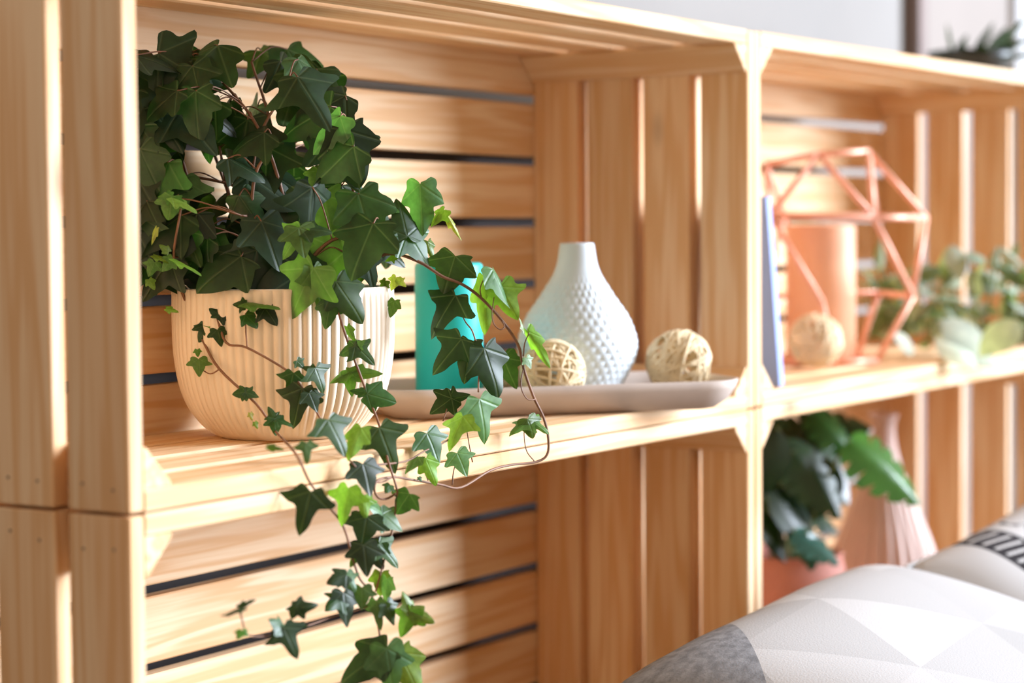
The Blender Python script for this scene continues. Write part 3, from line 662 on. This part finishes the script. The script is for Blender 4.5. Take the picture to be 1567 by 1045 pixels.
for i, s0 in enumerate(sp):
    for j in range(2):
        x0_, y0_ = pix(s0); ex = at(x0_ + rnd.uniform(-45, 40), rnd.uniform(375, 440) if x0_ > 1400 else rnd.uniform(400, 450), depth(s0) + rnd.uniform(-.05, .05))
        pts = spline([s0, s0.lerp(ex, .5) + Vector((rnd.uniform(-.01, .01), 0, rnd.uniform(0, .015))), ex], 6)
        bm = bmesh.new(); tube_into(bm, [p - base for p in pts], .0014, 5); from_bm('stem', bm, M['stem_green'], fol, True)
        for q in range(11):
            p = pts[int((q + 1) / 11 * (len(pts) - 1))]; d = Vector((rnd.gauss(0, 1), rnd.gauss(0, .6), rnd.gauss(.25, .6))).normalized()
            tip = p + d * rnd.uniform(.028, .048)
            tip.y = min(tip.y, D - T - .03); fl = rdrop(tip).z + .004; tip.z = max(tip.z, fl)
            g = rnd.choice([(.20, .25, .17), (.36, .42, .35), (.17, .25, .11), (.48, .53, .47), (.30, .35, .27)])
            put_leaf(fol, rnd.choice(SAGE), p, tip, (UP * .8 + TOCAM * .6 + Vector((rnd.uniform(-.4, .4), rnd.uniform(-.4, .4), 0))).normalized(), 1, g, inv)
for (bx, by_, tx, ty, Z) in ((1440, 490, 1535, 545, 2.46), (1430, 515, 1500, 560, 2.45), (1400, 540, 1378, 505, 2.44), (1560, 490, 1500, 530, 2.44), (1455, 375, 1475, 420, 2.5)):
    B, Tp = at(bx, by_, Z), at(tx, ty, Z - .02)
    Tp.z = max(Tp.z, rdrop(Tp).z + .005); put_leaf(fol, SAGE[1], B, Tp, (UP + TOCAM).normalized(), 1.3, (.52, .60, .54), inv)

# ------------------------------------------------------------------ right lower crate: leafy plant, fluted vase
M['pink'] = plain('pink_terracotta', (.62, .25, .19), .6, .1, 14)
M['taupe'] = plain('taupe_ceramic', (.62, .46, .40), .5, .08, 14)
P = rdrop(at(1205, 900, 2.40), True); P.z += .0005
pk = thing('plant_pot', 'rounded pink terracotta pot of the dark leafy plant', 'pot', P); s = depth(P) / FPX
ph_ = at(1205, 845, 2.40).z - P.z
bm = bmesh.new(); lathe(bm, smooth_prof([(.046, 0), (.060, .02), (.070, ph_ * .45), (.069, ph_ * .75), (.062, ph_ - .006), (.063, ph_), (.060, ph_ + .001), (.057, ph_ - .01), (.055, ph_ - .03)], 4), 48)
from_bm('pot_body', bm, M['pink'], pk, True)
bm = bmesh.new(); lathe(bm, [(.056, ph_ - .03), (.056, ph_ - .022), (.02, ph_ - .018), (.001, ph_ - .017)], 32); from_bm('soil', bm, M['soil'], pk, True)
PK = P + Vector((0, 0, ph_ - .02))
VS = rdrop(at(1352, 860, 2.62), True); VS.z += .0005
vt = thing('vase', 'tall fluted taupe bottle vase behind the leafy plant', 'vase', VS); s = depth(VS) / FPX
zz = lambda y: at(1352, y, 2.62).z - VS.z
keys = [(.055, 0), (.068, .012), (.071, max(.03, zz(930))), (84 * s, zz(872)), (74 * s, zz(830)), (58 * s, zz(790)), (42 * s, zz(752)), (28 * s, zz(715)), (19 * s, zz(680)), (17 * s, zz(650)), (22 * s, zz(632))]
bm = bmesh.new(); fl_ = smooth_prof(keys, 6)
lathe(bm, fl_, 26 * 10, lambda r, z, a: r * (1 - .07 * (1 - abs(math.cos(a * 13)) ** .8)))
from_bm('vase_body', bm, M['taupe'], vt, True)
# big split leaves
def split_leaf(name, cuts, wide, mat, seed):
    """broad leaf with deep notches along both edges"""
    rnd = random.Random(seed); bm = bmesh.new(); n = 40
    def outline(t, side):
        wd = wide * math.sin(PI * min(1, max(0, t)) ** .75) ** .7
        k = abs(((t * cuts + side * .25) % 1) - .5) * 2
        notch = .55 * max(0, 1 - k * 3.2) if .18 < t < .9 else 0
        return wd * (1 - notch)
    rows = []
    for i in range(n + 1):
        t = i / n; l, r = outline(t, 0), outline(t, 1); row = []
        for sx in (-1, -.6, -.25, 0, .25, .6, 1):
            wd = (l if sx < 0 else r) * abs(sx); x = math.copysign(wd, sx); row.append(bm.verts.new((x, t - .25 * wd, -.25 * wd - .25 * t * t)))
        rows.append(row)
    for a, b in zip(rows[:-1], rows[1:]):
        for k in range(6): bm.faces.new((a[k], a[k + 1], b[k + 1], b[k]))
    me = bpy.data.meshes.new(name); bm.normal_update(); bm.to_mesh(me); bm.free()
    for p in me.polygons: p.use_smooth = True
    me.materials.append(mat); return me
SPL = [split_leaf('split_leaf', 6, .42, M['blade'], 1), split_leaf('split_leaf', 5, .36, M['blade'], 2), oval_leaf('broad_leaf', .33, .25, .25, M['blade'], 12)]
lp = thing('leafy_plant', 'dark green broad leaved plant growing from the pink pot', 'plant', PK); inv = Matrix.Translation(-PK)
LL = [(1300, 672, 1422, 752, 2.36, (.045, .13, .015), 0, .9, .1), (1230, 650, 1330, 640, 2.42, (.018, .05, .014), 1, 1.0, 0), (1190, 655, 1160, 760, 2.33, (.014, .04, .012), 2, 1.1, 0), (1215, 690, 1300, 780, 2.36, (.020, .055, .016), 0, 1.0, 0),
      (1180, 740, 1270, 830, 2.35, (.012, .035, .012), 2, 1.0, 0), (1200, 670, 1260, 740, 2.37, (.015, .045, .014), 2, 1.2, 0), (1165, 780, 1215, 850, 2.34, (.014, .04, .014), 2, 1.0, 0), (1215, 812, 1290, 850, 2.32, (.03, .11, .085), 1, 1.0, .3), (1235, 815, 1250, 868, 2.32, (.03, .11, .085), 1, 1.2, .3),
      (1250, 640, 1180, 700, 2.40, (.016, .045, .014), 1, 1.1, 0), (1270, 700, 1230, 800, 2.38, (.015, .045, .015), 2, 1.1, 0), (1240, 630, 1320, 690, 2.40, (.03, .09, .015), 1, 1.0, 0), (1160, 640, 1240, 700, 2.43, (.014, .04, .012), 2, 1.3, 0), (1170, 690, 1235, 780, 2.43, (.012, .035, .012), 2, 1.3, 0), (1240, 690, 1310, 760, 2.44, (.014, .04, .012), 2, 1.2, 0), (1160, 740, 1200, 830, 2.42, (.012, .035, .012), 2, 1.3, 0), (1210, 760, 1290, 800, 2.42, (.014, .04, .014), 0, 1.1, 0), (1250, 645, 1300, 700, 2.45, (.02, .06, .014), 2, 1.2, 0)]
rnd = random.Random(4)
for (bx, by_, tx, ty, Z, g, mi, wd, dz) in LL:
    B, Tp = at(bx, by_, Z), at(tx, ty, Z - .02)
    put_leaf(lp, SPL[mi], B, Tp, (UP * .8 + TOCAM * .8 + LIGHT * .3 + Vector((rnd.uniform(-.3, .3), rnd.uniform(-.2, .2), 0))).normalized(), wd, g, inv)
    bm = bmesh.new(); s0 = PK + Vector((rnd.uniform(-.02, .02), rnd.uniform(-.02, .02), 0))
    tube_into(bm, [p - PK for p in spline([s0, s0.lerp(B, .5) + Vector((0, 0, .02)), B], 6)], .002, 6); from_bm('stem', bm, M['stem_green'], lp, True)

# ------------------------------------------------------------------ dark plant on top of the right crate
M['dark_pot'] = plain('dark_pot', (.06, .065, .06), .35, .1, 10)
TPX = RM @ Vector((.832, .098, H + .0012))
tp = thing('plant_pot', 'low dark pot standing on top of the right crate', 'pot', TPX)
bm = bmesh.new(); lathe(bm, [(.04, 0), (.048, .004), (.055, .022), (.056, .034), (.053, .035), (.050, .028), (.001, .027)], 40); from_bm('pot_body', bm, M['dark_pot'], tp, True)
PT = TPX + Vector((0, 0, .027)); dp = thing('spiky_plant', 'dark green plant with long arching leaves on the crate top', 'plant', PT); inv = Matrix.Translation(-PT)
BL = [oval_leaf('blade', .09, .5, .06, M['blade'], 12), oval_leaf('blade', .13, .4, .02, M['blade'], 12)]
Zp = depth(PT); rnd = random.Random(8)
for (tx, ty, dz, wd) in ((1452, 34, -.02, 1.1), (1424, 72, -.05, 1.3), (1480, 48, .05, 1), (1470, 66, -.07, 1.4), (1520, 30, .03, 1), (1575, 20, 0, 1.2), (1600, 45, -.05, 1.3), (1560, 55, -.08, 1.5), (1620, 70, .0, 1.3), (1540, 40, .07, 1.2), (1505, 62, -.09, 1.5), (1585, 75, -.09, 1.4)):
    B = PT + Vector((rnd.uniform(-.02, .02), rnd.uniform(-.02, .02), .0)); Tp = at(tx, ty, Zp + dz)
    put_leaf(dp, rnd.choice(BL), B, Tp, (UP + TOCAM * .3).normalized(), wd, (.02, .05, .022), inv)

# ------------------------------------------------------------------ cushions
def fabric(name):
    m, nt, b = new_mat(name); b.inputs['Roughness'].default_value = .95; b.inputs['Specular IOR Level'].default_value = .1
    uv = N(nt, 'ShaderNodeTexCoord').outputs['UV']
    wv = noise(nt, uv, 260, 2); bump(nt, b, wv, .25, .0008); return m, nt, b, uv
m, nt, b, uv = fabric('triangle_print')
sp_ = N(nt, 'ShaderNodeSeparateXYZ'); nt.links.new(uv, sp_.inputs[0]); u, v = sp_.outputs[0], sp_.outputs[1]
us = math_n(nt, 'MULTIPLY', u, 3.6); vs = math_n(nt, 'MULTIPLY', v, 3.6)
a_ = math_n(nt, 'FLOOR', math_n(nt, 'ADD', us, math_n(nt, 'MULTIPLY', vs, .5))); b_ = math_n(nt, 'FLOOR', math_n(nt, 'SUBTRACT', us, math_n(nt, 'MULTIPLY', vs, .5))); c_ = math_n(nt, 'FLOOR', vs)
cx = N(nt, 'ShaderNodeCombineXYZ')
for i, q in enumerate((a_, b_, c_)): nt.links.new(q, cx.inputs[i])
wn = N(nt, 'ShaderNodeTexWhiteNoise', noise_dimensions='3D'); nt.links.new(cx.outputs[0], wn.inputs[0])
tri = ramp(nt, wn.outputs[0], [(0, (.41, .405, .395)), (.35, (.45, .445, .435)), (.7, (.49, .485, .475)), (1, (.55, .545, .535))])
hz = noise(nt, uv, 60, 4)
grey = mixc(nt, ramp(nt, hz, [(.35, (0, 0, 0)), (.65, (1, 1, 1))]), (.19, .195, .205), (.30, .31, .325))
msk = math_n(nt, 'LESS_THAN', math_n(nt, 'SUBTRACT', u, v), -.66)
nt.links.new(mixc(nt, msk, tri, grey), b.inputs['Base Color']); M['tri'] = m
m, nt, b, uv = fabric('band_print')
sp_ = N(nt, 'ShaderNodeSeparateXYZ'); nt.links.new(uv, sp_.inputs[0]); u, v = sp_.outputs[0], sp_.outputs[1]
def band(lo, hi): return math_n(nt, 'MULTIPLY', math_n(nt, 'GREATER_THAN', u, lo), math_n(nt, 'LESS_THAN', u, hi))
saw = math_n(nt, 'FRACT', math_n(nt, 'ADD', math_n(nt, 'MULTIPLY', v, 26), math_n(nt, 'MULTIPLY', u, 10)))
stroke = math_n(nt, 'GREATER_THAN', saw, .68)
inner_ = band(.135, .215)
blk = math_n(nt, 'MULTIPLY', band(.12, .23), math_n(nt, 'SUBTRACT', 1.0, math_n(nt, 'MULTIPLY', stroke, inner_)))
saw2 = math_n(nt, 'FRACT', math_n(nt, 'MULTIPLY', u, 40))
dots = math_n(nt, 'MULTIPLY', band(.28, .305), math_n(nt, 'GREATER_THAN', noise(nt, uv, 55, 2), .5))
nt.links.new(mixc(nt, math_n(nt, 'MAXIMUM', blk, dots), (.50, .495, .485), (.035, .032, .035)), b.inputs['Base Color']); M['band'] = m
def cushion(name, label, w_, h_, th, mat, loc, ex, ey):
    """soft square pillow: ex across, ey up its face"""
    n = 40; bm = bmesh.new(); uvl = bm.loops.layers.uv.new('uv'); V = {}
    def shape(i, j):
        a, b2 = -1 + 2 * i / n, -1 + 2 * j / n
        pin = 1 - .07 * (1 - a * a) * 0 - .06 * (1 - b2 * b2) * abs(a) ** 3
        x = a * (1 - .07 * (1 - b2 * b2) * a * a); y = b2 * (1 - .07 * (1 - a * a) * b2 * b2)
        z = ((1 - a ** 4) * (1 - b2 ** 4)) ** .55
        z *= 1 + .03 * math.sin(4 * a + 2 * b2) + .02 * math.sin(9 * a * b2 + 1)
        return x, y, z
    for s in (1, -1):
        for i in range(n + 1):
            for j in range(n + 1):
                x, y, z = shape(i, j)
                key = (i, j, s) if 0 < i < n and 0 < j < n else (i, j, 0)
                if key not in V: V[key] = bm.verts.new((x * w_ / 2, y * h_ / 2, s * z * th / 2 if key[2] else 0))
    g = lambda i, j, s: V[(i, j, s)] if 0 < i < n and 0 < j < n else V[(i, j, 0)]
    for s in (1, -1):
        for i in range(n):
            for j in range(n):
                ij = [(i, j), (i + 1, j), (i + 1, j + 1), (i, j + 1)]
                if s < 0: ij = ij[::-1]
                f = bm.faces.new([g(a, b2, s) for a, b2 in ij])
                for lp_, (a, b2) in zip(f.loops, ij): lp_[uvl].uv = (a / n, b2 / n)
    root = thing(name, label, 'cushion', loc)
    ez = ex.cross(ey).normalized(); ey = ez.cross(ex)
    o = from_bm('cover', bm, mat, root, True); o.matrix_local = basis(ex, ey, ez)
    bm = bmesh.new(); edge = [shape(i, 0) for i in range(n)] + [shape(n, j) for j in range(n)] + [shape(n - i, n) for i in range(n)] + [shape(0, n - j) for j in range(n)]
    pts = [(x * w_ / 2, y * h_ / 2, 0) for x, y, z in edge]; tube_into(bm, pts + [pts[0]], .0022, 6, False)
    s_ = from_bm('seam', bm, mat, o, True)
    return root
def cushion_at(label, px, py, Z, w_, h_, th, mat, lean, turn, spin):
    c0 = at(px, py, Z)                                   # lies parallel to the shelf, leaning back towards it
    right = Quaternion(UP, turn) @ X_; fwd = Quaternion(UP, turn) @ Y_
    up = (UP * math.cos(lean) + fwd * math.sin(lean)).normalized(); nrm = right.cross(up)
    ex = Quaternion(nrm, spin) @ right; ey = Quaternion(nrm, spin) @ up
    return cushion('cushion', label, w_, h_, th, mat, c0, ex, ey)
cushion_at('white and grey triangle patterned cushion in the foreground', 1480, 1126, 1.74, .565, .435, .163, M['tri'], math.radians(72), 0, math.radians(3))
cushion_at('white cushion with black and white banded print behind the triangle cushion', 1716, 943, 2.19, .50, .33, .13, M['band'], math.radians(52), math.radians(-8), math.radians(9))
